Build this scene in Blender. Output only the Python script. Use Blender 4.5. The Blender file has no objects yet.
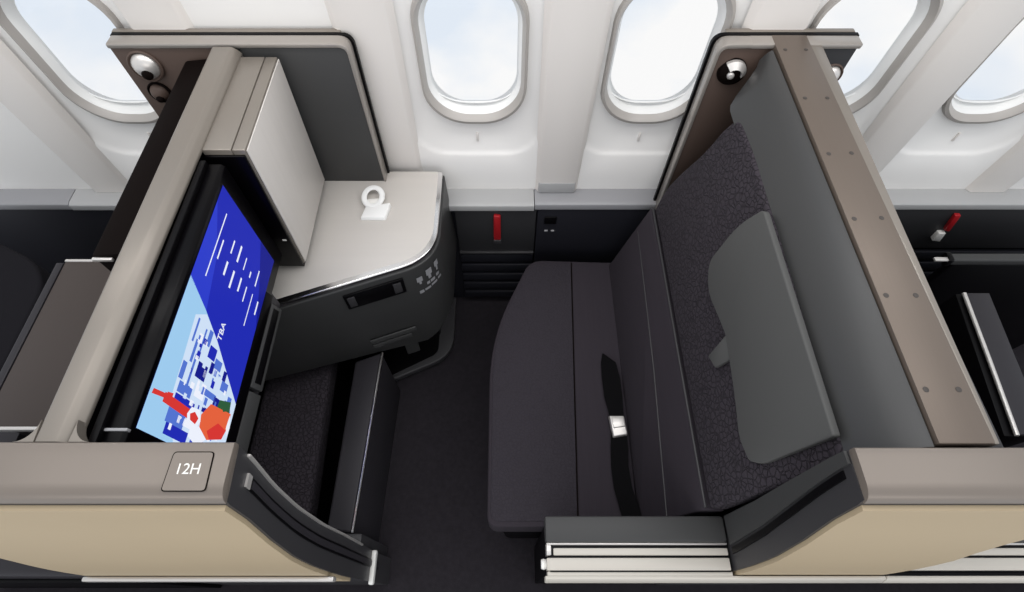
import bpy, bmesh, math, random
from mathutils import Vector, Matrix
random.seed(7)
S = bpy.context.scene
C = S.collection
PI = math.pi

# ------------------------------------------------------------------ camera
cd = bpy.data.cameras.new('camera')
cam = bpy.data.objects.new('camera', cd); C.objects.link(cam)
cam.location = (0, 0, 2.1)
cam.rotation_euler = (PI/2 - math.atan(901/528.0), 0, 0)
cd.sensor_fit = 'HORIZONTAL'; cd.sensor_width = 36.0
cd.lens = 528.0/1024*36.0
cd.shift_x = 6/1024.0
cd.clip_start = 0.02
S.camera = cam

# ------------------------------------------------------------------ sky outside and cabin light
W = bpy.data.worlds.new('sky'); S.world = W; W.use_nodes = True
nt = W.node_tree; nt.nodes.clear()
wo = nt.nodes.new('ShaderNodeOutputWorld'); bg = nt.nodes.new('ShaderNodeBackground')
tc = nt.nodes.new('ShaderNodeTexCoord'); mp = nt.nodes.new('ShaderNodeMapping')
nz = nt.nodes.new('ShaderNodeTexNoise'); cr = nt.nodes.new('ShaderNodeValToRGB')
mp.inputs['Scale'].default_value = (1, 1, 1.6); mp.inputs['Location'].default_value = (0.3, 0.2, 0.1)
nz.inputs['Scale'].default_value = 3.2; nz.inputs['Detail'].default_value = 6; nz.inputs['Roughness'].default_value = .5
cr.color_ramp.elements[0].position = .42; cr.color_ramp.elements[0].color = (.77, .84, .93, 1)
cr.color_ramp.elements[1].position = .60; cr.color_ramp.elements[1].color = (.97, .97, .97, 1)
nt.links.new(tc.outputs['Generated'], mp.inputs['Vector']); nt.links.new(mp.outputs['Vector'], nz.inputs['Vector'])
nt.links.new(nz.outputs['Fac'], cr.inputs['Fac']); nt.links.new(cr.outputs['Color'], bg.inputs['Color'])
bg.inputs['Strength'].default_value = 1.0
nt.links.new(bg.outputs['Background'], wo.inputs['Surface'])

def area(name, loc, rot, sx, sy, power, col=(1, 1, 1)):
    l = bpy.data.lights.new(name, 'AREA'); l.shape = 'RECTANGLE'; l.size = sx; l.size_y = sy
    l.energy = power; l.color = col
    o = bpy.data.objects.new(name, l); C.objects.link(o); o.location = loc; o.rotation_euler = rot
    return o
area('ceiling_light', (0, .35, 2.75), (0, 0, 0), 3.4, .5, 13, (1, .97, .94))
area('aisle_fill_light', (0, -1.3, 1.75), (math.radians(82), 0, 0), 3.0, .5, 9, (1, .95, .90))  # added fill to lighten the ledge fronts, as if from windows opposite
area('sidewall_wash_light', (0, .95, 2.35), (math.radians(24), 0, 0), 3.4, .12, 13, (1, .97, .95))

S.view_settings.view_transform = 'Standard'
S.view_settings.look = 'None'
S.view_settings.gamma = 1
S.view_settings.use_curve_mapping = False
S.view_settings.exposure = 0.0

# ------------------------------------------------------------------ helpers
def lin(c):
    return tuple(((v/255.0)/12.92 if v/255.0 <= .04045 else ((v/255.0+.055)/1.055)**2.4) for v in c)

def mat(name, rgb, rough=.5, metal=0.0, bump=None, vary=None, spec=.5, emit=None):
    """bump=(scale xyz, strength, distance); vary=(scale xyz, amount)"""
    m = bpy.data.materials.new(name); m.use_nodes = True
    n = m.node_tree; b = n.nodes['Principled BSDF']
    col = lin(rgb)
    b.inputs['Base Color'].default_value = (*col, 1)
    b.inputs['Roughness'].default_value = rough; b.inputs['Metallic'].default_value = metal
    b.inputs['Specular IOR Level'].default_value = spec
    if emit:
        b.inputs['Emission Color'].default_value = (*col, 1); b.inputs['Emission Strength'].default_value = emit
        b.inputs['Base Color'].default_value = (0, 0, 0, 1)
    def noise(sc, detail=3):
        t = n.nodes.new('ShaderNodeTexCoord'); p = n.nodes.new('ShaderNodeMapping')
        p.inputs['Scale'].default_value = sc
        z = n.nodes.new('ShaderNodeTexNoise'); z.inputs['Scale'].default_value = 1; z.inputs['Detail'].default_value = detail
        n.links.new(t.outputs['Object'], p.inputs['Vector']); n.links.new(p.outputs['Vector'], z.inputs['Vector'])
        return z
    if vary:
        z = noise(vary[0]); r = n.nodes.new('ShaderNodeMix'); r.data_type = 'RGBA'
        r.inputs[6].default_value = (*[c*(1-vary[1]) for c in col], 1)
        r.inputs[7].default_value = (*[min(1, c*(1+vary[1])) for c in col], 1)
        n.links.new(z.outputs['Fac'], r.inputs[0]); n.links.new(r.outputs[2], b.inputs['Base Color'])
    if bump:
        z = noise(bump[0]); k = n.nodes.new('ShaderNodeBump')
        k.inputs['Strength'].default_value = bump[1]; k.inputs['Distance'].default_value = bump[2]
        n.links.new(z.outputs['Fac'], k.inputs['Height']); n.links.new(k.outputs['Normal'], b.inputs['Normal'])
    return m

def quilt_mat(name, rgb, cell, strength, dark=.75):
    """dark woven cloth with an embossed cracked-cell pattern"""
    m = mat(name, rgb, .92, spec=.25)
    n = m.node_tree; b = n.nodes['Principled BSDF']
    t = n.nodes.new('ShaderNodeTexCoord')
    v = n.nodes.new('ShaderNodeTexVoronoi'); v.feature = 'DISTANCE_TO_EDGE'; v.inputs['Scale'].default_value = cell
    n.links.new(t.outputs['Object'], v.inputs['Vector'])
    cr = n.nodes.new('ShaderNodeValToRGB'); cr.color_ramp.elements[0].position = 0; cr.color_ramp.elements[1].position = .13
    n.links.new(v.outputs['Distance'], cr.inputs['Fac'])
    f = n.nodes.new('ShaderNodeTexNoise'); f.inputs['Scale'].default_value = 420; f.inputs['Detail'].default_value = 2
    n.links.new(t.outputs['Object'], f.inputs['Vector'])
    ad = n.nodes.new('ShaderNodeMath'); ad.operation = 'MULTIPLY_ADD'; ad.inputs[1].default_value = .35
    n.links.new(f.outputs['Fac'], ad.inputs[0]); n.links.new(cr.outputs['Color'], ad.inputs[2])
    k = n.nodes.new('ShaderNodeBump'); k.inputs['Strength'].default_value = strength; k.inputs['Distance'].default_value = .003
    n.links.new(ad.outputs[0], k.inputs['Height']); n.links.new(k.outputs['Normal'], b.inputs['Normal'])
    r = n.nodes.new('ShaderNodeMix'); r.data_type = 'RGBA'
    c = lin(rgb)
    r.inputs[6].default_value = (*[q*dark for q in c], 1); r.inputs[7].default_value = (*c, 1)
    n.links.new(cr.outputs['Color'], r.inputs[0]); n.links.new(r.outputs[2], b.inputs['Base Color'])
    return m

M = {
 'cream':   mat('cream sidewall plastic', (241, 239, 236), .45, bump=((300, 300, 300), .04, .001)),
 'pillar':  mat('warm pillar plastic', (228, 223, 218), .5, bump=((300, 300, 300), .04, .001)),
 'ring':    mat('grey window ring', (170, 165, 160), .35),
 'lip':     mat('white shade plastic', (238, 238, 236), .4),
 'sill':    mat('light grey ledge', (150, 150, 153), .4),
 'sill2':   mat('pale grey ledge', (172, 172, 172), .4),
 'darkwall':mat('charcoal sidewall', (48, 48, 50), .5, spec=.3, bump=((250, 250, 250), .08, .001)),
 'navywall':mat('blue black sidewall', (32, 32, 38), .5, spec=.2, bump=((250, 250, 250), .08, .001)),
 'carpet':  mat('dark carpet', (45, 42, 46), .95, bump=((500, 500, 500), .5, .004), vary=((60, 60, 60), .25), spec=.1),
 'taupe':   mat('taupe metallic paint', (120, 111, 103), .36, .25, vary=((9, 9, 9), .04)),
 'taupe2':  mat('light taupe metallic paint', (130, 123, 115), .34, .35),
 'bronze':  mat('bronze metallic band', (106, 95, 86), .42, .4, vary=((400, 3, 3), .05)),
 'brown':   mat('brown lining', (80, 66, 59), .55, spec=.3, bump=((400, 400, 400), .1, .001)),
 'darkbrown':mat('dark brown panel', (16, 11, 10), .6, spec=.03),
 'beige':   mat('beige panel', (180, 162, 133), .5, vary=((5, 5, 5), .04)),
 'grey':    mat('mid grey panel', (60, 60, 60), .5, spec=.35, bump=((500, 500, 500), .1, .001)),
 'charcoal':mat('charcoal plastic', (56, 55, 57), .42, spec=.3, bump=((500, 500, 500), .08, .001)),
 'console': mat('charcoal console skirt', (56, 56, 56), .38, spec=.35),
 'black':   mat('black plastic', (8, 7, 9), .4, spec=.12),
 'gloss':   mat('gloss black bezel', (5, 4, 6), .28, spec=.1),
 'chrome':  mat('polished metal', (215, 213, 212), .18, 1.0),
 'satin':   mat('satin silver', (208, 204, 200), .35, .6),
 'white':   mat('white plastic', (235, 233, 228), .35),
 'whitewood':mat('white streaked laminate', (204, 199, 194), .4, vary=((60, 60, 2.5), .05)),
 'tabletop':mat('pale grey laminate', (198, 193, 187), .32, vary=((3, 50, 3), .03)),
 'seat':    quilt_mat('aubergine seat cloth', (54, 50, 56), 100, .4, .82),
 'seatplain':mat('plain aubergine cloth', (51, 46, 52), .9, bump=((420, 420, 420), .35, .002), vary=((130, 6, 6), .10), spec=.25),
 'quilt':   quilt_mat('embossed aubergine cloth', (57, 52, 58), 72, .8, .55),
 'pillow':  mat('grey cushion leather', (80, 80, 79), .6, spec=.3, bump=((300, 300, 300), .12, .001)),
 'strap':   mat('black webbing', (7, 6, 8), .8, spec=.1, bump=((900, 60, 900), .3, .001)),
 'red':     mat('red strap', (172, 24, 32), .5),
 'footwell':mat('footwell plastic', (46, 44, 48), .45, spec=.25),
 'frame':   mat('pale metallic frame', (156, 150, 144), .32, .35),
 'darkcloth':mat('black seat cloth', (27, 26, 30), .9, spec=.1, bump=((420, 420, 420), .35, .002)),
 'pad':     mat('grey pad leather', (56, 56, 56), .40, spec=.45),
 'rail':    mat('cream rail', (196, 190, 180), .35),
}
g = bpy.data.materials.new('window glass'); g.use_nodes = True
n_ = g.node_tree; n_.nodes.clear()
o_ = n_.nodes.new('ShaderNodeOutputMaterial'); mx = n_.nodes.new('ShaderNodeMixShader')
tr = n_.nodes.new('ShaderNodeBsdfTransparent'); gl = n_.nodes.new('ShaderNodeBsdfGlossy'); gl.inputs['Roughness'].default_value = .05
fr = n_.nodes.new('ShaderNodeFresnel'); fr.inputs['IOR'].default_value = 1.3
n_.links.new(fr.outputs[0], mx.inputs[0]); n_.links.new(tr.outputs[0], mx.inputs[1]); n_.links.new(gl.outputs[0], mx.inputs[2])
n_.links.new(mx.outputs[0], o_.inputs['Surface'])
M['glass'] = g

def finish(name, bm, m, parent=None, bevel=0, seg=2, smooth=35, ang=30):
    bmesh.ops.remove_doubles(bm, verts=bm.verts, dist=1e-6)
    bmesh.ops.recalc_face_normals(bm, faces=bm.faces)
    if bevel:
        ed = [e for e in bm.edges if len(e.link_faces) == 2 and e.calc_face_angle(0) > math.radians(ang)]
        if ed: bmesh.ops.bevel(bm, geom=ed, offset=bevel, segments=seg, profile=.5, affect='EDGES', clamp_overlap=True)
    me = bpy.data.meshes.new(name)
    ms = m if isinstance(m, (list, tuple)) else [m]
    for x in ms: me.materials.append(x)
    for f in bm.faces: f.smooth = True
    bm.to_mesh(me); bm.free()
    try: me.set_sharp_from_angle(angle=math.radians(smooth))
    except Exception: pass
    o = bpy.data.objects.new(name, me); C.objects.link(o)
    if parent:
        off = Vector((0, 0, 0)); p = parent
        while p: off += p.location; p = p.parent
        me.transform(Matrix.Translation(-off)); o.parent = parent
    else:
        # origin at the base of the thing
        vs = [v.co for v in me.vertices]
        c = Vector(((min(v.x for v in vs)+max(v.x for v in vs))/2, (min(v.y for v in vs)+max(v.y for v in vs))/2, min(v.z for v in vs)))
        me.transform(Matrix.Translation(-c)); o.location = c
    return o

def tag(o, label=None, cat=None, group=None, kind=None):
    if label: o['label'] = label
    if cat: o['category'] = cat
    if group: o['group'] = group
    if kind: o['kind'] = kind
    return o
def thing(name, loc, label, cat, group=None):
    o = bpy.data.objects.new(name, None); C.objects.link(o); o.location = loc; o.empty_display_size = .05
    return tag(o, label, cat, group)

def B(): return bmesh.new()
def box(bm, x0, x1, y0, y1, z0, z1):
    v = [bm.verts.new(p) for p in ((x0,y0,z0),(x1,y0,z0),(x1,y1,z0),(x0,y1,z0),(x0,y0,z1),(x1,y0,z1),(x1,y1,z1),(x0,y1,z1))]
    for f in ((0,3,2,1),(4,5,6,7),(0,1,5,4),(1,2,6,5),(2,3,7,6),(3,0,4,7)): bm.faces.new([v[i] for i in f])
    return bm
def prism(bm, pa, pb):
    """two matching outlines (lists of 3-D points) joined and capped"""
    a = [bm.verts.new(p) for p in pa]; b = [bm.verts.new(p) for p in pb]; n = len(a)
    bm.faces.new(a); bm.faces.new(b[::-1])
    for i in range(n): bm.faces.new((a[i], b[i], b[(i+1) % n], a[(i+1) % n]))
    return bm
def ext(bm, pts, axis, a, b):
    f = {'x': lambda p, t: (t, p[0], p[1]), 'y': lambda p, t: (p[0], t, p[1]), 'z': lambda p, t: (p[0], p[1], t)}[axis]
    return prism(bm, [f(p, a) for p in pts], [f(p, b) for p in pts])
def tube(bm, pts, r, n=10, flat=1.0, up=(0, 0, 1)):
    pts = [Vector(p) for p in pts]; rings = []
    for i, p in enumerate(pts):
        t = (pts[min(i+1, len(pts)-1)] - pts[max(i-1, 0)]).normalized()
        u = Vector(up).cross(t)
        if u.length < 1e-4: u = Vector((1, 0, 0)).cross(t)
        u.normalize(); w = t.cross(u)
        rr = r[i] if isinstance(r, (list, tuple)) else r
        rings.append([bm.verts.new(p + u*rr*math.cos(2*PI*k/n) + w*rr*flat*math.sin(2*PI*k/n)) for k in range(n)])
    for a, b in zip(rings, rings[1:]):
        for k in range(n): bm.faces.new((a[k], a[(k+1) % n], b[(k+1) % n], b[k]))
    bm.faces.new(rings[0][::-1]); bm.faces.new(rings[-1])
    return bm
def lathe(bm, prof, c, axis, n=28):
    """prof = (radius, height) pairs about a direction"""
    ax = Vector(axis).normalized(); u = ax.orthogonal().normalized(); w = ax.cross(u); c = Vector(c); rings = []
    for r, h in prof:
        if r < 1e-6: rings.append([bm.verts.new(c+ax*h)])
        else: rings.append([bm.verts.new(c+ax*h+(u*math.cos(2*PI*k/n)+w*math.sin(2*PI*k/n))*r) for k in range(n)])
    for a, b in zip(rings, rings[1:]):
        for k in range(n):
            q = []
            for v in (a[k % len(a)], a[(k+1) % len(a)], b[(k+1) % len(b)], b[k % len(b)]):
                if v not in q: q.append(v)
            if len(q) > 2: bm.faces.new(q)
    if len(rings[0]) > 1: bm.faces.new(rings[0][::-1])
    if len(rings[-1]) > 1: bm.faces.new(rings[-1])
    return bm
def rpoly(pts, r, n=6):
    """round the corners of a 2-D polygon; r a number or one per corner"""
    out = []; L = len(pts)
    for i in range(L):
        rr = r[i] if isinstance(r, (list, tuple)) else r
        p = Vector(pts[i]); a = Vector(pts[i-1]); b = Vector(pts[(i+1) % L])
        if rr <= 0: out.append(tuple(p)); continue
        da = (a-p); db = (b-p); d = min(rr, da.length*.49, db.length*.49)
        A = p+da.normalized()*d; Bq = p+db.normalized()*d
        for k in range(n+1):
            t = k/n; out.append(tuple(A*(1-t)**2 + p*2*t*(1-t) + Bq*t*t))
    return out
def interp(tab, z):
    tab = sorted(tab)
    if z <= tab[0][0]: return tab[0][1]
    for (a, va), (b, vb) in zip(tab, tab[1:]):
        if z <= b: return va + (vb-va)*(z-a)/(b-a)
    return tab[-1][1]
def text_bm(body, size):
    cu = bpy.data.curves.new('txt', 'FONT'); cu.body = body; cu.size = size; cu.align_x = 'CENTER'; cu.align_y = 'CENTER'; cu.extrude = .0003
    o = bpy.data.objects.new('txt', cu); C.objects.link(o)
    dg = bpy.context.evaluated_depsgraph_get(); me = bpy.data.meshes.new_from_object(o.evaluated_get(dg))
    bm = bmesh.new(); bm.from_mesh(me); bpy.data.objects.remove(o); bpy.data.meshes.remove(me)
    return bm
def xform(bm, m): bmesh.ops.transform(bm, matrix=m, verts=bm.verts); return bm
def frame_m(o, ex, ey):
    ex = Vector(ex).normalized(); ey = Vector(ey).normalized(); ez = ex.cross(ey)
    return Matrix(((ex.x, ey.x, ez.x, o[0]), (ex.y, ey.y, ez.y, o[1]), (ex.z, ey.z, ez.z, o[2]), (0, 0, 0, 1)))

# ================================================================== THE SETTING
XL, XR = -3.2, 3.4
bm = B(); box(bm, XL, XR, -.9, 1.5, -.04, 0)
tag(finish('floor', bm, M['carpet']), 'dark charcoal carpet floor of the cabin', kind='structure')

def wy(z):   # inner face of the sidewall
    return 1.268 - .03*(z-.68) - (.22*(z-1.3)**2 if z > 1.3 else 0)
ZB, ZT = .68, 1.72
def rrect(hw, zb, zt, r, cx):
    r = max(r, .0005); NA = 10; NS = 8; pts = []
    cs = [(cx+hw-r, zt-r, 0), (cx-hw+r, zt-r, 90), (cx-hw+r, zb+r, 180), (cx+hw-r, zb+r, 270)]
    for i, (x, z, a) in enumerate(cs):
        for k in range(NA+1):
            t = math.radians(a+90*k/NA); pts.append((x+r*math.cos(t), z+r*math.sin(t)))
        nx = cs[(i+1) % 4]; t = math.radians(nx[2]); e = (nx[0]+r*math.cos(t), nx[1]+r*math.sin(t)); s = pts[-1]
        for k in range(1, NS): pts.append((s[0]+(e[0]-s[0])*k/NS, s[1]+(e[1]-s[1])*k/NS))
    return pts
def loops(bm, specs, cx, shift=0):
    """bridge rounded rectangles; spec = half width, bottom, top, radius, depth into the wall"""
    prev = None
    for hw, zb, zt, r, d in specs:
        cur = [bm.verts.new((x, wy(z)+d+shift, z)) for x, z in rrect(hw, zb, zt, r, cx)]
        if prev:
            for i in range(len(cur)): 
                j = (i+1) % len(cur); bm.faces.new((prev[i], prev[j], cur[j], cur[i]))
        prev = cur
    return prev
WINS = [-1.12, -.090, .42, .92, 1.42]
PANELS = [(-2.555, False, .645), (-1.645, False, .265), (-1.12, True, .26), (-.6075, False, .2525), (-.090, True, .26), (.42, True, .25), (.92, True, .25), (1.42, True, .25), (1.92, False, .25), (2.785, False, .615)]
bm = B()
for cx, has, W2 in PANELS:
    if has:
        loops(bm, [(W2, ZB, ZT, 0, 0), (.200, .845, 1.66, .10, 0), (.190, .853, 1.65, .10, .006), (.180, .862, 1.64, .10, .014), (.148, .98, 1.428, .126, .018)], cx)
    else:
        for k in range(16):
            z0 = ZB+(ZT-ZB)*k/16; z1 = ZB+(ZT-ZB)*(k+1)/16
            v = [bm.verts.new(p) for p in ((cx-W2, wy(z0), z0), (cx+W2, wy(z0), z0), (cx+W2, wy(z1), z1), (cx-W2, wy(z1), z1))]
            bm.faces.new(v)
wall = tag(finish('wall_window', bm, M['cream'], smooth=50), 'cream cabin sidewall with moulded window surrounds', kind='structure')
# moulded pillars between the panels, each a raised strip
for i, cx in enumerate([-1.38, -.86, -.355, .176, .675, 1.19, 1.69]):
    bm = B(); a = []; hw0 = .064
    for k in range(15):
        z = .685+(ZT-.685)*k/14
        hw = hw0 + .010*(z-.68)
        a.append([bm.verts.new((cx+sx*hw*q, wy(z)-d, z)) for sx, q, d in ((-1, 1.18, -.004), (-1, 1, .012), (-1, .9, .017), (1, .9, .017), (1, 1, .012), (1, 1.18, -.004))])
    for p, q in zip(a, a[1:]):
        for k in range(5): bm.faces.new((p[k], p[k+1], q[k+1], q[k]))
    bm.faces.new(a[0][::-1])
    tag(finish('trim_%d' % (i+10), bm, M['pillar'], smooth=60), 'warm white pillar strip on the sidewall', kind='structure')

bm = B(); box(bm, .112, .240, 1.2465, 1.262, .684, .735)
tag(finish('trim_20', bm, M['sill2'], bevel=.006), 'grey foot block of the pillar between two windows', kind='structure')
for i, cx in enumerate(WINS):
    bm = B()
    loops(bm, [(.150, .975, 1.432, .128, .020), (.147, .980, 1.428, .126, .004), (.141, .989, 1.420, .122, .002), (.136, .996, 1.413, .118, .010), (.132, 1.002, 1.408, .116, .022)], cx)
    w = tag(finish('window_%d' % (i+1), bm, M['ring'], smooth=50), 'oval cabin window with grey ring', kind='structure')
    bm = B()
    loops(bm, [(.133, 1.001, 1.409, .116, .021), (.129, 1.007, 1.403, .113, .028), (.126, 1.014, 1.397, .110, .046), (.121, 1.026, 1.388, .106, .053)], cx)
    finish('inner_ring', bm, M['lip'], w, smooth=50)
    bm = B(); bm.faces.new([bm.verts.new((x, wy(1.39)+.0555, z)) for x, z in rrect(.124, 1.022, 1.394, .108, cx)])
    finish('pane', bm, M['glass'], w)
    # drawn-up shade's lower lip, curved along the bottom of the opening
    bm = B(); pts = [(cx+.112*t, wy(1.07)+.046, 1.030+.034*abs(t)**3) for t in [k/10-1 for k in range(21)]]
    tube(bm, pts, [.006-.002*abs(k/10-1) for k in range(21)], 8, .5)
    finish('shade_lip', bm, M['lip'], w)
    bm = B(); box(bm, cx-.004, cx+.004, wy(.92)+.011, wy(.92)+.022, .900, .935)
    finish('shade_latch', bm, M['pillar'], w, .003)

# ledge and dark lower sidewall
for nm, x0, x1, m, dy in (('trim_1', XL, -1.52, 'sill', 0), ('trim_2', -1.517, -.62, 'sill2', -.003), ('trim_3', -.617, .098, 'sill2', -.006), ('trim_4', .10, .80, 'sill', 0), ('trim_5', .802, XR, 'sill2', 0)):
    bm = B(); ext(bm, [(1.197+dy, .655), (1.27, .655), (1.27, .684), (1.212+dy, .684), (1.199+dy, .679)], 'x', x0, x1)
    tag(finish(nm, bm, M[m], bevel=.002), 'grey ledge running under the windows', kind='structure')
bm = B(); box(bm, XL, XR, 1.225, 1.30, 0, .66)
tag(finish('wall_lower', bm, M['navywall']), 'dark lower sidewall below the ledge', kind='structure')

def wallpanel(label, x0, x1, z0, z1, m, y0=1.2):
    t = thing('sidewall_panel', ((x0+x1)/2, 1.22, z0), label, 'panel')
    bm = B(); box(bm, x0, x1, y0, 1.2248, z0, z1); finish('face', bm, M[m], t, .004)
    return t
t = wallpanel('charcoal sidewall panel carrying the red strap, between white-topped console and seat', -.182, .108, .402, .652, 'darkwall')
bm = B(); box(bm, -.182, .108, 1.192, 1.21, .39, .402); finish('lower_lip', bm, M['charcoal'], t, .003)
t = wallpanel('blue-black sidewall panel with a small socket, beside the seat cushion', .112, .62, .20, .652, 'navywall')
bm = B(); box(bm, .138, .182, 1.195, 1.202, .575, .615); s = finish('socket', bm, M['black'], t, .004)
bm = B()
for x in (.142, .166): box(bm, x, x+.012, 1.1955, 1.202, .532, .537)
finish('socket_mark', bm, M['sill'], t)
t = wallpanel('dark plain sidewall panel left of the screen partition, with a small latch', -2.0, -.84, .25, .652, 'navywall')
bm = B(); box(bm, -1.375, -1.325, 1.190, 1.203, .478, .488); finish('latch', bm, M['grey'], t, .003)
bm = B(); box(bm, -1.43, -1.36, 1.192, 1.203, .53, .552); finish('socket', bm, M['black'], t, .003)
t = wallpanel('dark sidewall panel at the far right, with the slanted red strap', .90, 2.4, .42, .652, 'darkwall')
# slatted air grille under the charcoal panel
t = thing('air_grille', (-.05, 1.21, .03), 'black slatted grille at floor level below the charcoal sidewall panel', 'grille')
bm = B(); box(bm, -.182, .107, 1.215, 1.2245, .03, .385); finish('backing', bm, M['black'], t)
for z in (.045, .115, .185, .255, .325):
    bm = B(); box(bm, -.182, .107, 1.198, 1.217, z, z+.052); finish('slat', bm, M['navywall'], t, .005)
t = thing('air_grille', (1.6, 1.21, .05), 'dark slatted grille below the far right sidewall panel', 'grille')
bm = B(); box(bm, .9, 2.4, 1.215, 1.2245, .03, .41); finish('backing', bm, M['black'], t)
for z in (.19, .265, .34):
    bm = B(); box(bm, .9, 2.4, 1.198, 1.217, z, z+.055); finish('slat', bm, M['navywall'], t, .005)

# red straps
t = thing('release_strap', (-.033, 1.195, .49), 'upright red release strap on the charcoal sidewall panel', 'strap')
bm = B(); ext(bm, rpoly([(-.046, .492), (-.020, .492), (-.019, .628), (-.044, .632)], .006), 'y', 1.186, 1.200); finish('loop', bm, M['red'], t, .002)
bm = B(); box(bm, -.048, -.018, 1.184, 1.200, .470, .492); finish('clip', bm, M['charcoal'], t, .003)
t = thing('release_strap', (1.6, 1.195, .45), 'slanted red strap with white tip on the far right sidewall panel', 'strap')
bm = B(); ext(bm, [(1.609, 0.549), (1.586, 0.635), (1.607, 0.635), (1.632, 0.543)], 'y', 1.186, 1.2); finish('loop', bm, M['red'], t, .002)
bm = B(); ext(bm, [(1.6, 0.494), (1.596, 0.537), (1.622, 0.537), (1.634, 0.487)], 'y', 1.182, 1.2); finish('tip', bm, M['white'], t, .002)

# ================================================================== SUITE SHELLS ON THE AISLE SIDE
OUT = [(1.29, .130), (1.27, .125), (1.188, .115), (1.077, .095), (.945, .0765), (.82, .068), (.696, .063), (.55, .060), (.27, .058), (0, .058)]
INL = [(1.303, .214), (1.24, .206), (1.131, .184), (1.0, .168), (.83, .158), (.644, .156), (.355, .148), (.2, .145), (0, .145)]
INR = [(1.30, .204), (1.25, .203), (1.08, .195), (.94, .187), (.78, .183), (.4, .172), (0, .172)]
ZS = [0, .1, .2, .3, .4, .5, .58, .66, .72, .78, .84, .90, .96, 1.02, 1.08, 1.14, 1.19, 1.23, 1.266, 1.285]

def shell(loc, label, side, inn, xin, xout, xfar):
    """xin/xout(z) give the doorway end's inner and outer edge; xfar(z) the other end"""
    t = thing('suite_shell', loc, label, 'partition')
    bm = B(); near, far = [], []
    for z in ZS:
        near.append((xout(z), interp(OUT, z)+.004, z)); far.append((xfar(z), interp(OUT, z)+.004, z))
    for z in reversed(ZS):
        near.append((xin(z), interp(inn, z), z)); far.append((xfar(z), interp(inn, z), z))
    prism(bm, near, far); finish('end_trim', bm, M['charcoal'], t, smooth=25)
    # beige outer skin
    bm = B(); zz = [z for z in ZS if .5 <= z < 1.28]; g0 = []
    s = side
    for z in zz:
        g0.append((z, interp(OUT, z)))
    e = lambda z: xout(z) + s*.006
    ra = [bm.verts.new((e(z), y-.004, z)) for z, y in g0]; rb = [bm.verts.new((xfar(z), y-.004, z)) for z, y in g0]
    ra2 = [bm.verts.new((e(z), y+.006, z)) for z, y in g0]; rb2 = [bm.verts.new((xfar(z), y+.006, z)) for z, y in g0]
    for i in range(len(zz)-1):
        bm.faces.new((ra[i], rb[i], rb[i+1], ra[i+1])); bm.faces.new((ra2[i], ra2[i+1], rb2[i+1], rb2[i]))
        bm.faces.new((ra[i], ra[i+1], ra2[i+1], ra2[i])); bm.faces.new((rb[i], rb2[i], rb2[i+1], rb[i+1]))
    bm.faces.new((ra[0], ra2[0], rb2[0], rb[0])); bm.faces.new((ra[-1], rb[-1], rb2[-1], ra2[-1]))
    finish('aisle_panel', bm, M['beige'], t, smooth=30)
    return t
def edge_pt(inn, xin, xout, z, s, off):
    return (xin(z)*(1-s)+xout(z)*s+off, interp(inn, z)*(1-s)+(interp(OUT, z)+.004)*s, z)
def strip(bm, inn, xin, xout, z0, z1, s0, s1, off, th, n=24):
    """raised strip lying on the doorway end, following its curve"""
    rows = []
    for k in range(n+1):
        z = z0+(z1-z0)*k/n
        a_ = s0(z) if callable(s0) else s0; b_ = s1(z) if callable(s1) else s1
        rows.append([bm.verts.new(edge_pt(inn, xin, xout, z, s, o)) for s, o in ((a_, off-th), (a_, off), (b_, off), (b_, off-th))])
    for a, b in zip(rows, rows[1:]):
        for k in range(4): bm.faces.new((a[k], a[(k+1) % 4], b[(k+1) % 4], b[k]))
    bm.faces.new(rows[0]); bm.faces.new(rows[-1][::-1])
    return bm

LEDGE = [(.213, 1.285), (.213, 1.302), (.190, 1.3022), (.152, 1.302), (.143, 1.3005), (.136, 1.297), (.131, 1.291), (.127, 1.279), (.14, 1.279)]
# --- left shell
xiL = lambda z: -.41
xoL = lambda z: -.41
xfL = lambda z: interp([(0, -.97), (.74, -.98), (.99, -.957), (1.06, -.99), (1.29, -1.30)], z)
tL = shell((-.7, .15, 0), 'taupe and beige aisle shell marked 12H, below the screen partition', -1, INL, xiL, xoL, xfL)
bm = B()
ext(bm, rpoly(LEDGE, .004, 3), 'x', -1.34, -.409)
finish('ledge', bm, M['taupe'], tL, .003, 2)
bm = B(); strip(bm, INL, xiL, xoL, .45, 1.25, .00, .05, .005, .006); finish('edge_strip', bm, M['satin'], tL)
bm = B(); strip(bm, INL, xiL, xoL, .20, 1.235, .30, .56, .002, .003)
finish('latch_groove', bm, M['black'], tL)
bm = B(); strip(bm, INL, xiL, xoL, 1.222, 1.236, .30, .56, .004, .005, 3); finish('groove_end', bm, M['satin'], tL)
bm = B(); strip(bm, INL, xiL, xoL, .20, 1.215, .355, .505, .004, .005); finish('latch_cover', bm, M['footwell'], tL)
bm = B(); box(bm, -.985, -.40, .047, .0585, .685, .712); finish('kick_strip', bm, M['satin'], tL, .004)
bm = B(); ext(bm, rpoly([(.053, .285), (.147, .285), (.147, .31), (.053, .31)], .008), 'x', -.411, -.397); finish('end_cap', bm, M['white'], tL, .003)
# seat number plate
bm = B(); ext(bm, rpoly([(-.497, .141), (-.432, .141), (-.434, .198), (-.495, .198)], .006), 'z', 1.3025, 1.3036); pl = finish('number_plate_edge', bm, M['darkbrown'], tL)
bm = B(); ext(bm, rpoly([(-.4955, .1425), (-.4335, .1425), (-.4355, .1965), (-.4935, .1965)], .005), 'z', 1.3030, 1.3042); npl = finish('number_plate', bm, M['taupe'], tL)
bm = text_bm('12H', .022); xform(bm, Matrix.Translation((-.466, .172, 1.3044))); finish('seat_number', bm, M['white'], npl)

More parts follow.
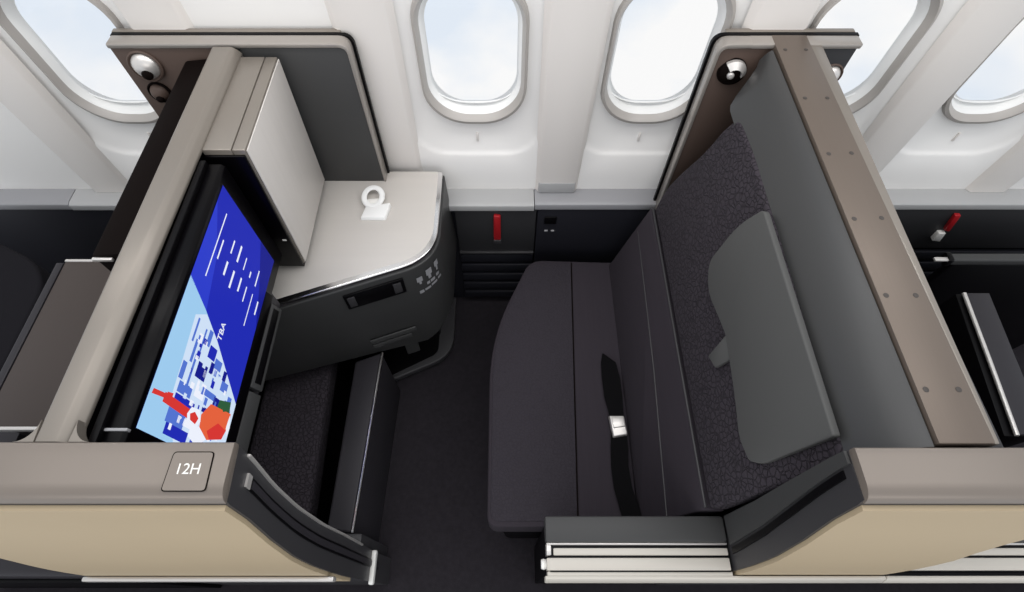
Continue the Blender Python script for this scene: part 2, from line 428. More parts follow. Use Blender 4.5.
# --- right shell
xiR = lambda z: .52
xoR = lambda z: interp([(0, .522), (.7, .522), (1.285, .522)], z)
xfR = lambda z: interp([(0, .855), (.6, .86), (.74, .866), (1.05, .868), (1.13, .885), (1.2, .985), (1.29, 1.14)], z)
tR = shell((.75, .15, 0), 'taupe and beige aisle shell behind the seat, plain without number', 1, INR, xiR, xoR, xfR)
bm = B(); ext(bm, rpoly([(y-.008 if y > .2 else y, z) for y, z in LEDGE], .004, 3), 'x', .523, 1.25)
finish('ledge', bm, M['taupe'], tR, .003, 2)
gs = lambda z: interp([(.75, .60), (1.0, .47), (1.26, .32)], z)
ge = lambda z: interp([(.75, .72), (1.0, .59), (1.26, .48)], z)
bm = B(); strip(bm, INR, xiR, xoR, .76, 1.262, gs, ge, -.003, -.004); finish('latch_groove', bm, M['black'], tR)
bm = B(); strip(bm, INR, xiR, xoR, .76, 1.285, .00, lambda z: gs(z)-.05, -.005, -.006); finish('edge_strip', bm, M['grey'], tR)

# --- low door sills
def low_sill(label, x0, x1, dark, x1k=None):
    t = thing('door_sill', ((x0+x1)/2, .12, 0), label, 'sill')
    bm = B(); box(bm, x0, x1, .127, .184, .715, .752); finish('padded_top', bm, M['grey' if not dark else 'charcoal'], t, .006)
    bm = B(); box(bm, x0+.010, x1, .066, .180, 0, .738); finish('core', bm, M['black'], t)
    if not dark:
        for i, (a, b, z, xo) in enumerate(((.1215, .1268, .745, .002), (.100, .1155, .742, .018), (.069, .095, .742, .002))):
            bm = B(); box(bm, x0+xo, x1, a, b, .70, z); finish('rail', bm, M['satin' if i == 0 else 'rail'], t, .0025)
        bm = B(); box(bm, x0+.002, x0+.013, .100, .1225, .70, .744); finish('rail_end', bm, M['satin'], t, .002)
        bm = B(); ext(bm, [(.045, .69), (.0585, .69), (.0585, .735), (.052, .735), (.045, .715)], 'x', x0-.002, x1k or x1)
        if x1k: box(bm, x0+.003, x1+.004, .058, .0675, .70, .735)
        finish('kick_strip', bm, M['rail'], t, .002)
        bm = B(); lathe(bm, [(0, -.006), (.010, -.006), (.012, 0), (.010, .006), (0, .006)], (x0-.004, .083, .72), (1, 0, 0)); finish('roller', bm, M['white'], t)
    return t
low_sill('low door sill with pale rails and grey padded top beside the seat cushion', .092, .516, False, .868)
low_sill('low pale-railed sill at the right photo edge beyond the beige shell', .872, 1.9, False)
t = thing('door_sill', (-1.4, .12, 0), 'dark low sill at the left photo edge beyond the beige shell', 'sill')
bm = B(); ext(bm, rpoly([(.06, 0), (.14, 0), (.14, .60), (.062, .60)], [0, 0, .02, .02]), 'x', -1.75, -1.02); finish('padded_top', bm, M['footwell'], t, .004)
bm = B(); box(bm, -1.75, -.99, .052, .064, 0, .5); finish('kick_strip', bm, M['black'], t, .003)

# ================================================================== LEFT PARTITION WITH SCREEN
tp = thing('screen_partition', (-.69, .7, 0), 'taupe-topped partition at left that holds the video screen', 'partition')
bm = B(); bp_ = lambda xr, y: [(x, y, z) for x, z in rpoly([(-.718, 1.276), (xr, 1.276), (xr, 1.284), (xr-.010, 1.295), (xr-.020, 1.3005), (-.712, 1.3005), (-.718, 1.294)], .003, 3)]
prism(bm, bp_(-.660, .2135), bp_(-.648, 1.17))
finish('top_beam', bm, M['taupe2'], tp, .003)
bm = B()
for sx, xe in ((1, -.6605), (-1, -.7175)):
    ar = [(xe+sx*.030*(1-math.cos(a*PI/16))+0, .2135+.034*(1-math.sin(a*PI/16))) for a in range(9)]
    ext(bm, [(xe-sx*.002, .2135)]+[(x, y) for x, y in ar], 'z', 1.278, 1.2995)
finish('beam_flare', bm, M['taupe2'], tp)
bm = B(); box(bm, -.716, -.664, .216, 1.16, .87, 1.2755); finish('core_panel', bm, M['black'], tp)
# winged end against the sidewall
bm = B(); o1 = rpoly([(-.975, 1.290), (-.975, 1.303), (-.385, 1.303), (-.385, .82), (-.392, .82), (-.393, 1.292)], [0, .004, .03, 0, 0, .02], 6)
ext(bm, o1, 'y', 1.176, 1.213); finish('wing_frame', bm, M['frame'], tp, .003)
bm = B(); box(bm, -.978, -.41, 1.2242, 1.240, 1.27, 1.304); finish('rear_strip', bm, M['taupe2'], tp, .003)
bm = B(); o1 = rpoly([(-.977, 1.27), (-.977, 1.303), (-.379, 1.303), (-.379, .82), (-.400, .82), (-.400, 1.27)], [0, .003, .03, 0, 0, .01], 6)
ext(bm, o1, 'y', 1.213, 1.2235); finish('wing_edge', bm, M['black'], tp)
bm = B(); box(bm, -.655, -.3915, 1.179, 1.2125, .82, 1.2935); finish('wing_panel', bm, M['grey'], tp, .002)
bm = B(); ext(bm, [(-.972, .70), (-.72, .70), (-.72, 1.2925), (-.972, 1.2925)], 'y', 1.179, 1.2125); finish('lining', bm, M['brown'], tp, .002)
bm = B(); ext(bm, [(-.800, .70), (-.718, .70), (-.718, 1.262), (-.745, 1.268), (-.800, 1.262)], 'y', .58, 1.172); finish('side_slab', bm, M['darkbrown'], tp, .006)
bm = B(); box(bm, -.800, -.76, .574, .581, 1.25, 1.258); finish('slab_trim', bm, M['satin'], tp, .002)

def reading_light(c, parent, r=.040, bright=True):
    c = Vector(c); ax = Vector((0, -1, .12))
    bm = B(); lathe(bm, [(r*1.02, -.004), (r*1.05, .004), (r*.95, .007), (r*.86, .003), (r*.82, -.004)], c, ax, 32); l = finish('reading_light', bm, M['brown' if bright else 'darkbrown'], parent)
    bm = B(); lathe(bm, [(r*.86, -.003), (r*.80, .006), (r*.62, .014), (r*.35, .019), (0, .021)], c, ax, 32); d = finish('lamp_head', bm, M['satin' if bright else 'brown'], l)
    bm = B(); lathe(bm, [(r*.34, .017), (r*.32, .023), (r*.18, .026), (0, .027)], c+Vector((.1*r, 0, -.35*r)), ax, 24); finish('lens', bm, M['darkbrown'], d)
reading_light((-.910, 1.176, 1.243), tp)
reading_light((-.918, 1.176, 1.165), tp, .028, False)

# monitor bay
tm = thing('video_screen', (-.63, .5, .93), 'lit video screen in black bezel on the left partition, blue with white bars', 'screen')
bm = B(); ext(bm, [(-.652, .93), (-.602, .93), (-.602, 1.262), (-.610, 1.268), (-.652, 1.268)], 'y', .214, .815); finish('bezel', bm, M['gloss'], tm, .002)
bm = B(); box(bm, -.650, -.636, .214, .815, 1.266, 1.280); finish('bezel_lip', bm, M['black'], tm, .003)
bm = B(); box(bm, -.648, -.600, .238, .243, 1.262, 1.272); finish('bezel_mark', bm, M['sill'], tm, .001)
SX = -.601
Y0, Y1, Z0, Z1 = .249, .770, .966, 1.252
def sp(u, v, k=0): return (SX+.0003*k, Y0+(Y1-Y0)*u, Z0+(Z1-Z0)*v)     # u along the screen, v up
def emat(nm, rgb, s=1.0): return mat('screen '+nm, rgb, .4, spec=.03, emit=s)
SM = [emat('blue', (34, 44, 178)), emat('bright blue', (46, 62, 202)), emat('pale blue', (158, 203, 238)), emat('white', (236, 240, 252)), emat('navy', (24, 30, 138)),
      emat('mid blue', (84, 116, 208)), emat('red', (214, 56, 52)), emat('orange', (228, 98, 62)), emat('green', (48, 92, 60)), emat('ice', (206, 224, 246))]
bm = B()
def poly(pts, k, mi):
    f = bm.faces.new([bm.verts.new(sp(u, v, k)) for u, v in pts]); f.material_index = mi
def bar(u0, u1, v, h, mi=3, k=3): poly([(u0, v), (u1, v), (u1, v+h), (u0, v+h)], k, mi)
poly([(0, 0), (1, 0), (1, 1), (0, 1)], 0, 0)
poly([(.62, .0), (1, 0), (1, .30), (.80, .12)], 1, 4)
poly([(.56, 1), (.50, .72), (.72, .80), (.92, 1)], 1, 1)
poly([(0, 1), (0, .78), (.30, .80), (.50, .72), (.566, 1)], 1, 2)
poly([(0, .78), (0, 0), (.262, 0), (.434, .49), (.505, .74), (.30, .80)], 1, 2)
poly([(.0, .62), (.0, .0), (.262, 0), (.434, .49), (.49, .70), (.455, .82), (.28, .80), (.155, .79)], 2, 9)
for u0, u1, v, h in ((.612, .916, .848, .012), (.716, .808, .782, .016), (.793, .858, .648, .017), (.791, .873, .534, .024), (.791, .854, .426, .013), (.791, .822, .308, .018),
                     (.785, .869, .190, .016), (.685, .750, .648, .024), (.662, .745, .532, .024), (.685, .752, .412, .022), (.668, .743, .308, .015), (.582, .743, .193, .012), (.670, .739, .076, .020)):
    bar(u0, u1, v, h)
for u0, u1, v, h, mi in ((.36, .455, .755, .022, 5), (.29, .38, .70, .03, 5), (.33, .44, .64, .02, 5), (.215, .28, .74, .05, 5), (.21, .33, .66, .025, 5), (.385, .45, .56, .05, 5), (.17, .21, .60, .16, 5),
                         (.14, .165, .56, .20, 0), (.255, .315, .50, .125, 4), (.272, .30, .505, .03, 3), (.30, .345, .43, .05, 4), (.19, .25, .45, .12, 3), (.215, .24, .30, .16, 5), (.33, .37, .34, .10, 5),
                         (.27, .31, .18, .10, 5), (.20, .235, .20, .12, 4), (.31, .35, .24, .05, 4), (.13, .18, .22, .10, 5), (.06, .12, .58, .20, 5), (.02, .06, .50, .26, 0), (.075, .10, .40, .26, 3), (.0, .05, .34, .12, 5),
                         (.03, .06, .30, .15, 0), (.35, .40, .45, .10, 0), (.09, .13, .12, .07, 5), (.24, .27, .08, .06, 5), (.155, .175, .33, .10, 4), (.37, .41, .66, .05, 3)):
    bar(u0, u1, v, h, mi, 3)
for k in range(70):
    v = random.uniform(.04, .70); lim = .25+v*.35; u = random.uniform(.03, max(.06, min(lim-.04, .40)))
    w = random.uniform(.010, .030); h = random.uniform(.012, .05); bar(u, u+w, v, h, random.choice([3, 5, 5, 0, 9, 3]), 3.5)
# small illustrated figure: red cone on a stick, white and red shapes, orange cloth, green leaves
poly([(.118, .98), (.126, .85), (.142, .85), (.136, .975)], 4, 6); poly([(.112, .86), (.104, .52), (.138, .50), (.146, .86)], 4, 6)
poly([(.135, .84), (.150, .84), (.156, .78), (.138, .78)], 4, 6)
poly([(.090, .55), (.085, .44), (.12, .40), (.155, .45), (.15, .55), (.12, .58)], 5, 3); poly([(.105, .53), (.10, .46), (.125, .44), (.14, .50), (.125, .55)], 6, 6)
poly([(.05, .50), (.03, .36), (.07, .28), (.10, .40), (.09, .50)], 5, 3)
poly([(.144, .42), (.20, .34), (.212, .04), (.16, .03), (.10, .08), (.07, .27), (.10, .40)], 5, 7); poly([(.10, .30), (.15, .18), (.14, .05), (.10, .08), (.075, .24)], 6, 6)
poly([(.18, .26), (.235, .24), (.255, .08), (.205, .06), (.19, .16)], 4, 8); poly([(.20, .16), (.225, .22), (.22, .07)], 7, 8); poly([(.205, .05), (.16, .005), (.12, .02), (.15, .06)], 6, 3)
bmesh.ops.recalc_face_normals(bm, faces=bm.faces)
me = bpy.data.meshes.new('screen_picture')
for m in SM: me.materials.append(m)
bm.to_mesh(me); bm.free(); me.transform(Matrix.Translation((.63, -.5, -.93)))
o = bpy.data.objects.new('screen_picture', me); C.objects.link(o); o.parent = tm
bm = text_bm('TBA', .023); xform(bm, frame_m(sp(.478, .475, 6), (0, 1, 0), (0, 0, 1))); finish('screen_lettering', bm, SM[3], o)
# sloped lower trim with the remote's slot
def slopebox(bm, y0, y1, t0, t1, lift0, lift1):
    a = Vector((-.602, 0, .964)); b = Vector((-.580, 0, .902)); d = b-a; n = Vector((-d.z, 0, d.x)).normalized()
    if n.x < 0: n = -n
    p = [a+d*t0+n*lift0, a+d*t1+n*lift0, a+d*t1+n*lift1, a+d*t0+n*lift1]
    return prism(bm, [(q.x, y0, q.z) for q in p], [(q.x, y1, q.z) for q in p])
bm = B(); slopebox(bm, .437, .66, .42, 1.0, -.012, .0015); h = finish('remote_holder', bm, M['grey'], tm, .003)
bm = B(); slopebox(bm, .450, .650, .55, .86, -.002, .0022); finish('holder_slot', bm, M['black'], h, .001)
bm = B(); slopebox(bm, .214, .428, .42, 1.0, -.012, .0015); finish('lower_trim', bm, M['grey'], tm, .003)
bm = B(); slopebox(bm, .214, .68, .0, .41, -.012, .001); finish('lower_bezel', bm, M['gloss'], tm, .002)
bm = B(); box(bm, -.652, -.606, .214, .70, .86, .935); finish('lower_housing', bm, M['footwell'], tm, .004)

# cabinet beside the screen
tc_ = thing('storage_cabinet', (-.61, .98, .82), 'tall slim cabinet with white streaked door beside the screen, standing on the console', 'cabinet')
def lean(bm, a0, a1, y0, y1, z0, z1):      # box whose right side leans out slightly towards the top
    sh = lambda z: (z-.846)*.032
    return prism(bm, [(x, y0, z) for x, z in ((a0, z0), (a1+sh(z0), z0), (a1+sh(z1), z1), (a0, z1))], [(x, y1, z) for x, z in ((a0, z0), (a1+sh(z0), z0), (a1+sh(z1), z1), (a0, z1))])
bm = B(); box(bm, -.655, -.591, .843, 1.16, .846, 1.281); finish('body', bm, M['taupe2'], tc_, .003)
bm = B(); lean(bm, -.5895, -.5745, .843, 1.16, .846, 1.2805); finish('door_edge', bm, M['taupe2'], tc_, .003)
bm = B()
sh = lambda z: -.574+(z-.846)*.032
prism(bm, [(sh(.85), .846, .85), (sh(1.276), .846, 1.276), (sh(1.276), 1.158, 1.276), (sh(.85), 1.158, .85)], [(sh(.85)+.003, .846, .85), (sh(1.276)+.003, .846, 1.276), (sh(1.276)+.003, 1.158, 1.276), (sh(.85)+.003, 1.158, .85)])
finish('door', bm, M['whitewood'], tc_, .001)
bm = B(); box(bm, -.650, -.585, .85, 1.155, .8215, .847); finish('plinth', bm, M['black'], tc_)
bm = B(); lean(bm, -.653, -.578, .836, .8425, .842, 1.268); f_ = finish('front_panel', bm, M['gloss'], tc_, .002)
bm = B(); box(bm, -.592, -.582, .8345, .8365, .965, .970); finish('indicator', bm, M['white'], f_)

# ================================================================== CONSOLE TABLE
tk = thing('side_console', (-.4, 1.0, .34), 'pale-topped console table with charcoal skirt under the second window row, right of screen', 'console')
OUTL = [(-.66, 1.226), (-.200, 1.226), (-.196, .925), (-.69, .690), (-.69, 1.0), (-.66, 1.0)]
top = rpoly([(-.660, 1.222), (-.220, 1.222), (-.219, .899), (-.690, .722)], [0, .008, .10, 0], 12)
bm = B(); ext(bm, top, 'z', .808, .820); finish('table_top', bm, M['tabletop'], tk, .003)
rim = rpoly([(-.660, 1.224), (-.207, 1.224), (-.206, .885), (-.690, .703)], [0, .008, .105, 0], 12)
bm = B(); ext(bm, rim, 'z', .800, .8185); finish('table_rim', bm, M['chrome'], tk, .004, 3)
skt = rpoly([(-.80, 1.226), (-.202, 1.226), (-.200, .882), (-.860, .635)], [0, .01, .105, 0], 12)
skb = rpoly([(-.80, 1.226), (-.190, 1.226), (-.187, .876), (-.860, .624)], [0, .01, .105, 0], 12)
skz = lambda x: interp([(-.86, .445), (-.56, .36), (-.40, .325), (-.30, .335), (-.24, .38), (-.19, .45)], x)
bm = B(); prism(bm, [(x, y, skz(x)) for x, y in skb], [(x, y, .800) for x, y in skt]); sk = finish('skirt', bm, M['console'], tk, .006, 3)
# things on the skirt's slanted face
dv = Vector((.661, .2475, 0)).normalized(); nv = Vector((dv.y, -dv.x, 0))
p0 = Vector((-.692, .692, 0))
def onface(s, z, k=0): return p0+dv*s+nv*(k+(.80-z)/.45*.0102)+Vector((0, 0, z))
def facebox(bm, s0, s1, z0, z1, k0, k1, skew=0):
    q = [(s0, z0), (s1, z0+skew), (s1, z1+skew), (s0, z1)]
    return prism(bm, [onface(s, z, k0) for s, z in q], [onface(s, z, k1) for s, z in q])
bm = B(); facebox(bm, .232, .412, .703, .776, -.004, .0012); hd = finish('handle_recess', bm, M['black'], sk, .001)
for a, b in ((.240, .262), (.378, .402)):
    bm = B(); facebox(bm, a, b, .713, .763, .001, .0030); finish('recess_light', bm, M['charcoal'], hd, .002)
bm = B(); facebox(bm, .245, .405, .458, .485, -.002, .004); facebox(bm, .245, .385, .425, .450, -.002, .003); finish('grip_ridge', bm, M['grey'], sk, .003)
# stowage pictograms printed on the rounded corner
corner = [Vector((x, y, 0))*.35+Vector((u, v, 0))*.65 for (x, y), (u, v) in zip(skb, skt)][14:27]
corner = corner[::-1]
def cpt(a, z, k=.0012):
    i = max(0, min(len(corner)-1.001, a*(len(corner)-1))); i0 = int(i); t = i-i0
    p = corner[i0]*(1-t)+corner[i0+1]*t; d = (corner[i0+1]-corner[i0]).normalized(); n = Vector((d.y, -d.x, 0))
    return p+n*k+Vector((0, 0, z))
bm = B()
def decal(a0, a1, z0, z1):
    N = 4; r = [(bm.verts.new(cpt(a0+(a1-a0)*k/N, z0)), bm.verts.new(cpt(a0+(a1-a0)*k/N, z1))) for k in range(N+1)]
    for p, q in zip(r, r[1:]): bm.faces.new((p[0], q[0], q[1], p[1]))
for a0, a1, z0, z1 in ((.12, .22, .725, .750), (.15, .19, .712, .725), (.30, .42, .735, .765), (.33, .39, .715, .735), (.50, .60, .745, .772), (.53, .57, .722, .745), (.28, .34, .690, .705), (.36, .46, .690, .705),
                       (.50, .58, .695, .710), (.12, .20, .660, .676), (.22, .34, .664, .676), (.36, .50, .668, .680), (.53, .62, .672, .684)):
    decal(a0, a1, z0, z1)
finish('printed_pictograms', bm, M['sill'], sk)
bm = B(); fp = rpoly([(-.61, 1.19), (-.222, 1.19), (-.222, .908), (-.515, .775), (-.61, .775)], [0, .01, .09, .01, 0], 10)
ext(bm, fp, 'z', .03, .062); ft = finish('foot_shelf', bm, M['charcoal'], tk, .006, 3)
bm = B(); ext(bm, rpoly([(-.60, 1.15), (-.285, 1.15), (-.285, .915), (-.50, .80), (-.60, .80)], [0, .01, .03, .01, 0], 8), 'z', .061, .066); finish('shelf_mat', bm, M['black'], ft)
bm = B(); box(bm, -.60, -.28, 1.0, 1.19, .0, .40); finish('pedestal', bm, M['black'], tk, .01)
bm = B(); facebox(bm, .345, .395, .24, .40, -.07, -.03); finish('hook', bm, M['grey'], tk, .003)

# white folded card with a loop, on the console
tg = thing('folded_card', (-.405, 1.05, .82), 'small white folded card with a round loop lying on the console top', 'card')
bm = B(); prism(bm, [(-.446, 1.018, .8205), (-.368, 1.018, .8205), (-.356, 1.072, .8205), (-.432, 1.060, .8205)], [(-.444, 1.024, .830), (-.370, 1.024, .830), (-.359, 1.074, .838), (-.432, 1.062, .836)])
finish('card', bm, M['lip'], tg, .002)
bm = B(); pts = []
for k in range(33):
    a = 2*PI*k/32; pts.append((-.414+.028*math.cos(a), 1.098+.032*math.sin(a), .838+.006*math.sin(a)))
tube(bm, pts, .009, 8, .6); finish('loop', bm, M['lip'], tg)
bm = B(); ext(bm, rpoly([(-.438, 1.062), (-.386, 1.072), (-.384, 1.098), (-.436, 1.092)], .008), 'z', .8215, .834); finish('fold', bm, M['white'], tg, .003)

# ================================================================== FOOTWELL
tw = thing('footwell_bench', (-.66, .45, 0), 'dark quilted foot rest in the footwell under the screen', 'foot rest')
bm = B(); ext(bm, rpoly([(-.86, .225), (-.617, .225), (-.640, .95), (-.86, .95)], .03), 'z', .23, .325); finish('cushion', bm, M['quilt'], tw, .02, 4)
bm = B(); ext(bm, [(-.86, .23), (-.628, .23), (-.650, .94), (-.86, .94)], 'z', 0, .235); finish('base', bm, M['black'], tw, .004)
bm = B(); box(bm, -.872, -.862, .22, 1.10, 0, .86); finish('footwell_back', bm, M['black'], tw)
tb = thing('low_partition', (-.48, .47, 0), 'charcoal low wall with polished edge trim between foot rest and floor', 'panel')
bm = B(); ext(bm, [(-.535, .195), (-.460, .185), (-.438, .772), (-.528, .735)], 'z', 0, .392); finish('side_wall', bm, M['footwell'], tb, .008, 3)
bm = B(); tube(bm, [(-.457, .187, .390), (-.447, .45, .391), (-.436, .770, .392)], .0050, 10); finish('edge_trim', bm, M['chrome'], tb)
bm = B(); box(bm, -.54, -.425, .150, .184, 0, .398); finish('end_block', bm, M['charcoal'], tb, .006)

# ================================================================== SEAT
ts = thing('airline_chair', (.2, .65, 0), 'wide aubergine cloth seat facing the screen, with cushion and raked backrest', 'seat')
cs_ = rpoly([(-.055, .195), (-.055, .80), (.090, 1.125), (.40, 1.115), (.385, .195)], [.035, .30, .05, .01, .01], 12)
bm = B(); ext(bm, cs_, 'z', .33, .45); finish('seat_cushion', bm, M['seatplain'], ts, .022, 4)
ins = rpoly([(-.045, .21), (-.045, .80), (.095, 1.108), (.243, 1.106), (.207, .21)], [.03, .28, .04, .004, .004], 12)
bm = B(); ext(bm, ins, 'z', .445, .4535); finish('front_panel', bm, M['seat'], ts, .003, 2)
bm = B(); tube(bm, [(.208, .20, .4525), (.226, .65, .4535), (.245, 1.11, .4525)], .0022, 6); finish('seam', bm, M['darkbrown'], ts)
bm = B(); ext(bm, rpoly([(-.01, .21), (-.01, .80), (.12, 1.09), (.40, 1.09), (.40, .21)], [.03, .25, .05, 0, 0]), 'z', 0, .335); finish('base', bm, M['black'], ts, .01)
# backrest lies on a raked plane; v = height
def bk(y, z, k=0):       # k: towards the sitter
    return (.390+(z-.45)*.2267 + .014*math.sin(PI*max(0, min(1, (z-.45)/.75))) - k*.975, y, z + k*.221)
def slab(bm, pts, k0, k1, up=0): return prism(bm, [bk(y, z+up, k0) for y, z in pts], [bk(y, z+up, k1) for y, z in pts])
up = rpoly([(.195, .775), (1.10, .775), (1.118, .86), (1.095, .96), (1.060, 1.06), (1.045, 1.16), (1.022, 1.212), (.90, 1.218), (.20, 1.208)], [0, .01, .04, .08, .08, .06, .03, .05, 0], 6)
bm = B(); slab(bm, up, -.05, .0); finish('backrest', bm, M['quilt'], ts, .010, 3)
lo = rpoly([(.195, .45), (1.098, .45), (1.108, .60), (1.112, .765), (.195, .765)], .006)
bm = B(); slab(bm, lo, -.05, .006)
finish('lumbar_panel', bm, M['seatplain'], ts, .014, 3)
bm = B(); tube(bm, [bk(.20, .768, .004), bk(.6, .772, .005), bk(1.108, .772, .002)], .0035, 8); finish('piping', bm, M['charcoal'], ts)
bm = B(); tube(bm, [bk(.20, .60, .0075), bk(.6, .645, .0085), bk(1.09, .672, .006)], .0028, 8); finish('piping', bm, M['charcoal'], ts)

# belt
tl = thing('seat_belt', (.345, .47, .458), 'black lap belt with silver buckle lying along the seat crease', 'seat belt')
def ribbon(bm, pts, w, th=.003):
    rows = []
    for x0, x1, y, z0, z1 in pts:
        rows.append([bm.verts.new(p) for p in ((x0, y, z0+.003), (x1, y, z1+.003), (x1, y, z1+.003+th), (x0, y, z0+.003+th))])
    for a, b in zip(rows, rows[1:]):
        for k in range(4): bm.faces.new((a[k], a[(k+1) % 4], b[(k+1) % 4], b[k]))
    bm.faces.new(rows[0]); bm.faces.new(rows[-1][::-1])
bm = B(); ribbon(bm, [(.326, .326+.004, .735, .455, .455), (.318, .366, .700, .456, .462), (.316, .374, .64, .458, .466), (.318, .374, .58, .458, .468), (.327, .372, .53, .459, .466), (.329, .370, .50, .461, .466)], .05); finish('strap', bm, M['strap'], tl)
bm = B(); ribbon(bm, [(.329, .374, .475, .461, .466), (.322, .374, .42, .459, .468), (.318, .368, .36, .457, .468), (.320, .372, .30, .457, .466), (.332, .385, .24, .456, .470), (.340, .392, .205, .455, .472)], .05); finish('strap', bm, M['strap'], tl)
bm = B(); prism(bm, [(.330, .446, .462), (.377, .452, .468), (.372, .516, .468), (.323, .518, .462)], [(.332, .449, .476), (.375, .455, .482), (.370, .513, .482), (.325, .515, .476)]); bkl = finish('buckle', bm, M['satin'], tl, .004, 3)
bm = B(); prism(bm, [(.334, .474, .474), (.370, .478, .480), (.368, .508, .480), (.330, .510, .474)], [(.334, .476, .480), (.370, .480, .485), (.368, .506, .485), (.331, .508, .480)]); finish('release_plate', bm, M['satin'], bkl, .002)

# cushion leaning on the backrest
tpw = thing('grey_cushion', (.53, .5, .96), 'grey flat cushion with a side tab leaning on the backrest', 'cushion')
pw = rpoly([(.243, 1.003), (.243, 1.206), (.725, 1.208), (.752, 1.12), (.742, .985), (.673, .955), (.540, .985), (.40, .968), (.31, .950), (.258, .965)], [.015, .005, .012, .08, .03, .04, .01, .08, .02, .01], 7)
bm = B(); slab(bm, pw, .004, .020, .014); finish('pad', bm, M['pillow'], tpw, .007, 3)
bm = B(); slab(bm, rpoly([(.540, .99), (.523, .900), (.485, .918), (.480, .985)], .004), .008, .018, .014); finish('tab', bm, M['pillow'], tpw, .004)

# ================================================================== RIGHT PARTITION (SEAT SHELL)
tr_ = thing('seat_partition', (.69, .7, 0), 'bronze-topped screwed partition behind the seat, with grey padded side and reading lights', 'partition')
# padded slab from the backrest up to the band, its far end rounded off
bm = B(); rows = []
NY = 60
for i in range(NY+1):
    y = .207+(1.162-.207)*i/NY
    t = max(0, min(1, (y-1.07)/.095)); t = t*t*(3-2*t); xl = .560+.066*t; zl = 1.195+.075*t; r = []
    for k in range(11):
        q = k/10; r.append(bm.verts.new((xl+(.648-xl)*q, y, zl+(1.296-zl)*math.sin(q*PI/2))))
    r += [bm.verts.new((.648, y, 1.12)), bm.verts.new((.625, y, 1.12)), bm.verts.new((max(.613, xl+.008), y, 1.185))]
    rows.append(r)
for a, b in zip(rows, rows[1:]):
    for k in range(len(a)): bm.faces.new((a[k], a[(k+1) % len(a)], b[(k+1) % len(a)], b[k]))
bm.faces.new(rows[0]); bm.faces.new(rows[-1][::-1])
finish('side_pad', bm, M['pad'], tr_, smooth=40)
bm = B(); ext(bm, [(.6515, .210), (.737, .210), (.740, 1.212), (.6535, 1.212)], 'z', 1.27, 1.3035); bd = finish('top_band', bm, M['bronze'], tr_, .002)
bm = B(); ext(bm, [(.7375, .210), (.746, .210), (.770, 1.176), (.7405, 1.176)], 'z', 1.26, 1.300); finish('band_edge', bm, M['taupe2'], tr_, .002)
bm = B(); ext(bm, [(.730, .210), (.786, .210), (.788, 1.172), (.730, 1.172)], 'z', 1.0, 1.262); finish('outer_side', bm, M['charcoal'], tr_, .004)
bm = B(); box(bm, .645, .729, .21, 1.16, 0, 1.262); finish('core_panel', bm, M['charcoal'], tr_)
scr = [(0.672, 1.154), (0.722, 1.154), (0.67, 0.981), (0.72, 0.981), (0.67, 0.809), (0.718, 0.811), (0.666, 0.638), (0.719, 0.64), (0.665, 0.468), (0.717, 0.468), (0.665, 0.295), (0.717, 0.295)]
bm = B(); lathe(bm, [(.0048, 0), (.0048, .0006), (.0035, .0010), (0, .0010)], (scr[0][0], scr[0][1], 1.3034), (0, 0, 1), 16)
s0 = finish('screw', bm, mat('dull bronze screw', (58, 52, 48), .5), bd)
for x, y in scr[1:]:
    c = s0.copy(); C.objects.link(c); c.parent = bd; c.location = s0.location + Vector((x-scr[0][0], y-scr[0][1], 0))
# wing by the window
bm = B(); o1 = rpoly([(.868, 1.289), (.870, 1.302), (.520, 1.302), (.520, .66), (.529, .66), (.530, 1.290), (.86, 1.290)], [0, 0, .03, 0, 0, .02, 0], 6)
ext(bm, o1, 'y', 1.176, 1.213); finish('wing_frame', bm, M['frame'], tr_, .003)
bm = B(); box(bm, .545, .866, 1.2242, 1.240, 1.27, 1.304); finish('rear_strip', bm, M['taupe2'], tr_, .003)
bm = B(); o1 = rpoly([(.872, 1.27), (.872, 1.303), (.513, 1.303), (.513, .66), (.528, .66), (.528, 1.27)], [0, .003, .03, 0, 0, .02], 6)
ext(bm, o1, 'y', 1.213, 1.2235); finish('wing_edge', bm, M['black'], tr_)
bm = B(); box(bm, .5295, .66, 1.179, 1.2125, .66, 1.2905); finish('lining', bm, M['brown'], tr_, .002)
bm = B(); ext(bm, [(.74, .95), (.862, .95), (.862, 1.2895), (.74, 1.2895)], 'y', 1.179, 1.2125); finish('outer_lining', bm, M['darkwall'], tr_, .002)
bm = B(); box(bm, .60, .868, 1.1755, 1.2128, 1.2895, 1.3025); finish('cross_bar', bm, M['frame'], tr_, .003)
def small_light(c, parent):
    c = Vector(c); ax = Vector((-.15, -1, .15))
    bm = B(); lathe(bm, [(.036, -.004), (.036, .003), (.031, .004), (.030, -.004)], c, ax, 32); l = finish('reading_light', bm, M['darkbrown'], parent)
    bm = B(); lathe(bm, [(.031, -.004), (.030, .006), (.022, .014), (.012, .018), (0, .019)], c, ax, 32); d = finish('lamp_head', bm, M['darkbrown'], l)
    bm = B(); n = 14; rr = []
    for k in range(n+1):
        a = PI*(-.05+.78*k/n); rr.append([bm.verts.new((c.x+r*math.cos(a), c.y-h, c.z+r*math.sin(a))) for r, h in ((.0345, .002), (.034, .010), (.020, .024), (.018, .012))])
    for a, b in zip(rr, rr[1:]):
        for k in range(4): bm.faces.new((a[k], a[(k+1) % 4], b[(k+1) % 4], b[k]))
    bm.faces.new(rr[0]); bm.faces.new(rr[-1][::-1]); finish('lamp_hood', bm, M['satin'], l)
    bm = B(); lathe(bm, [(.009, .014), (.009, .022), (.005, .025), (0, .025)], c+Vector((-.004, 0, -.002)), ax, 20); finish('lens', bm, M['satin'], l)
small_light((.575, 1.176, 1.228), tr_)
reading_light((.832, 1.178, 1.216), tr_, .030)

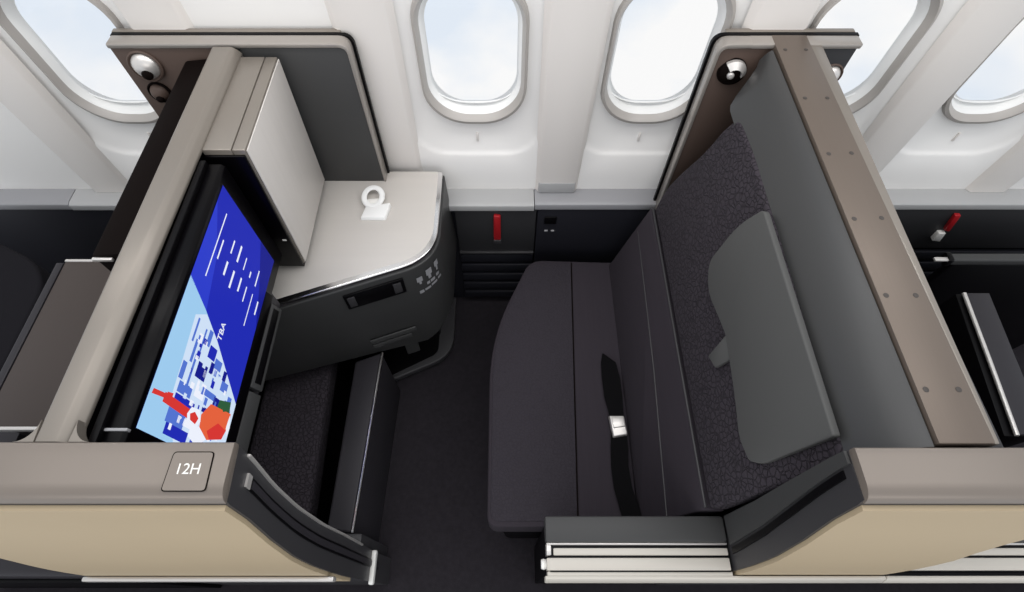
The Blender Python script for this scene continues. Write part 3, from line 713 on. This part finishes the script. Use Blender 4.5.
# ================================================================== NEXT SUITES
tf = thing('side_console', (-1.0, .55, 0), 'brown-grey console of the neighbouring suite, left of the screen partition', 'console')
bm = B(); box(bm, -1.157, -.89, .34, .78, .925, .950); finish('table_top', bm, mat('brown grey laminate', (62, 53, 49), .4, spec=.3), tf, .003)
bm = B(); ext(bm, [(-1.195, .90), (-1.160, .90), (-1.159, .951), (-1.178, .951)], 'y', .30, .775); finish('edge_trim', bm, M['footwell'], tf, .003)
bm = B(); box(bm, -1.157, -.89, .777, .785, .93, .953); finish('end_trim', bm, M['satin'], tf, .002)
bm = B(); box(bm, -1.18, -.89, .332, .340, .935, .953); finish('end_trim', bm, M['satin'], tf, .002)
bm = B(); box(bm, -1.15, -.89, .35, .77, 0, .925); finish('cabinet', bm, M['darkbrown'], tf, .004)
tn = thing('airline_chair', (-1.6, .7, 0), 'black cloth seat of the neighbouring suite at the left photo edge', 'seat')
bm = B(); ext(bm, rpoly([(-1.75, .25), (-1.325, .30), (-1.335, .80), (-1.40, .885), (-1.75, 1.05)], [.02, .03, .05, .06, .03], 8), 'z', .55, .80); finish('seat_cushion', bm, M['darkcloth'], tn, .03, 4)
bm = B(); ext(bm, [(-1.72, .3), (-1.36, .33), (-1.36, .8), (-1.72, .95)], 'z', 0, .56); finish('base', bm, M['black'], tn, .01)
bm = B(); ext(bm, [(-1.315, .30), (-1.205, .30), (-1.205, .80), (-1.325, .87)], 'z', 0, .80); finish('side_trim', bm, M['footwell'], tn, .004)

t = thing('neighbouring_monitor', (1.42, .6, 0), 'dark upright unit with a bright metal edge at the right photo edge', 'monitor unit')
bm = B(); ext(bm, [(1.335, .39), (1.44, .39), (1.49, .835), (1.395, .835)], 'z', 0, .690); finish('housing', bm, M['black'], t, .006)
bm = B(); ext(bm, [(1.362, .392), (1.44, .392), (1.488, .83), (1.414, .83)], 'z', .69, .703); finish('top_cover', bm, M['footwell'], t, .003)
bm = B(); tube(bm, [(1.360, .39, .700), (1.386, .61, .701), (1.412, .83, .700)], .006, 10); finish('metal_edge', bm, M['satin'], t)
bm = B(); box(bm, 1.30, 1.36, .42, .80, .0, .55); finish('step', bm, M['black'], t, .01)
t = thing('arm_rest', (1.6, .96, 0), 'grey horizontal bar below the red slanted strap at right', 'arm rest')
bm = B(); ext(bm, rpoly([(.952, .672), (.982, .672), (.982, .70), (.952, .70)], .008), 'x', 1.43, 2.2); finish('bar', bm, M['grey'], t, .003)
bm = B(); ext(bm, rpoly([(.949, .668), (.985, .668), (.985, .704), (.949, .704)], .008), 'x', 1.418, 1.435); finish('bar_end', bm, M['black'], t, .003)
bm = B(); box(bm, 1.375, 1.420, .952, .966, .692, .700); finish('latch_tip', bm, M['satin'], t, .002)
bm = B(); box(bm, 1.45, 2.2, .955, .98, 0, .672); finish('base', bm, M['black'], t, .01)
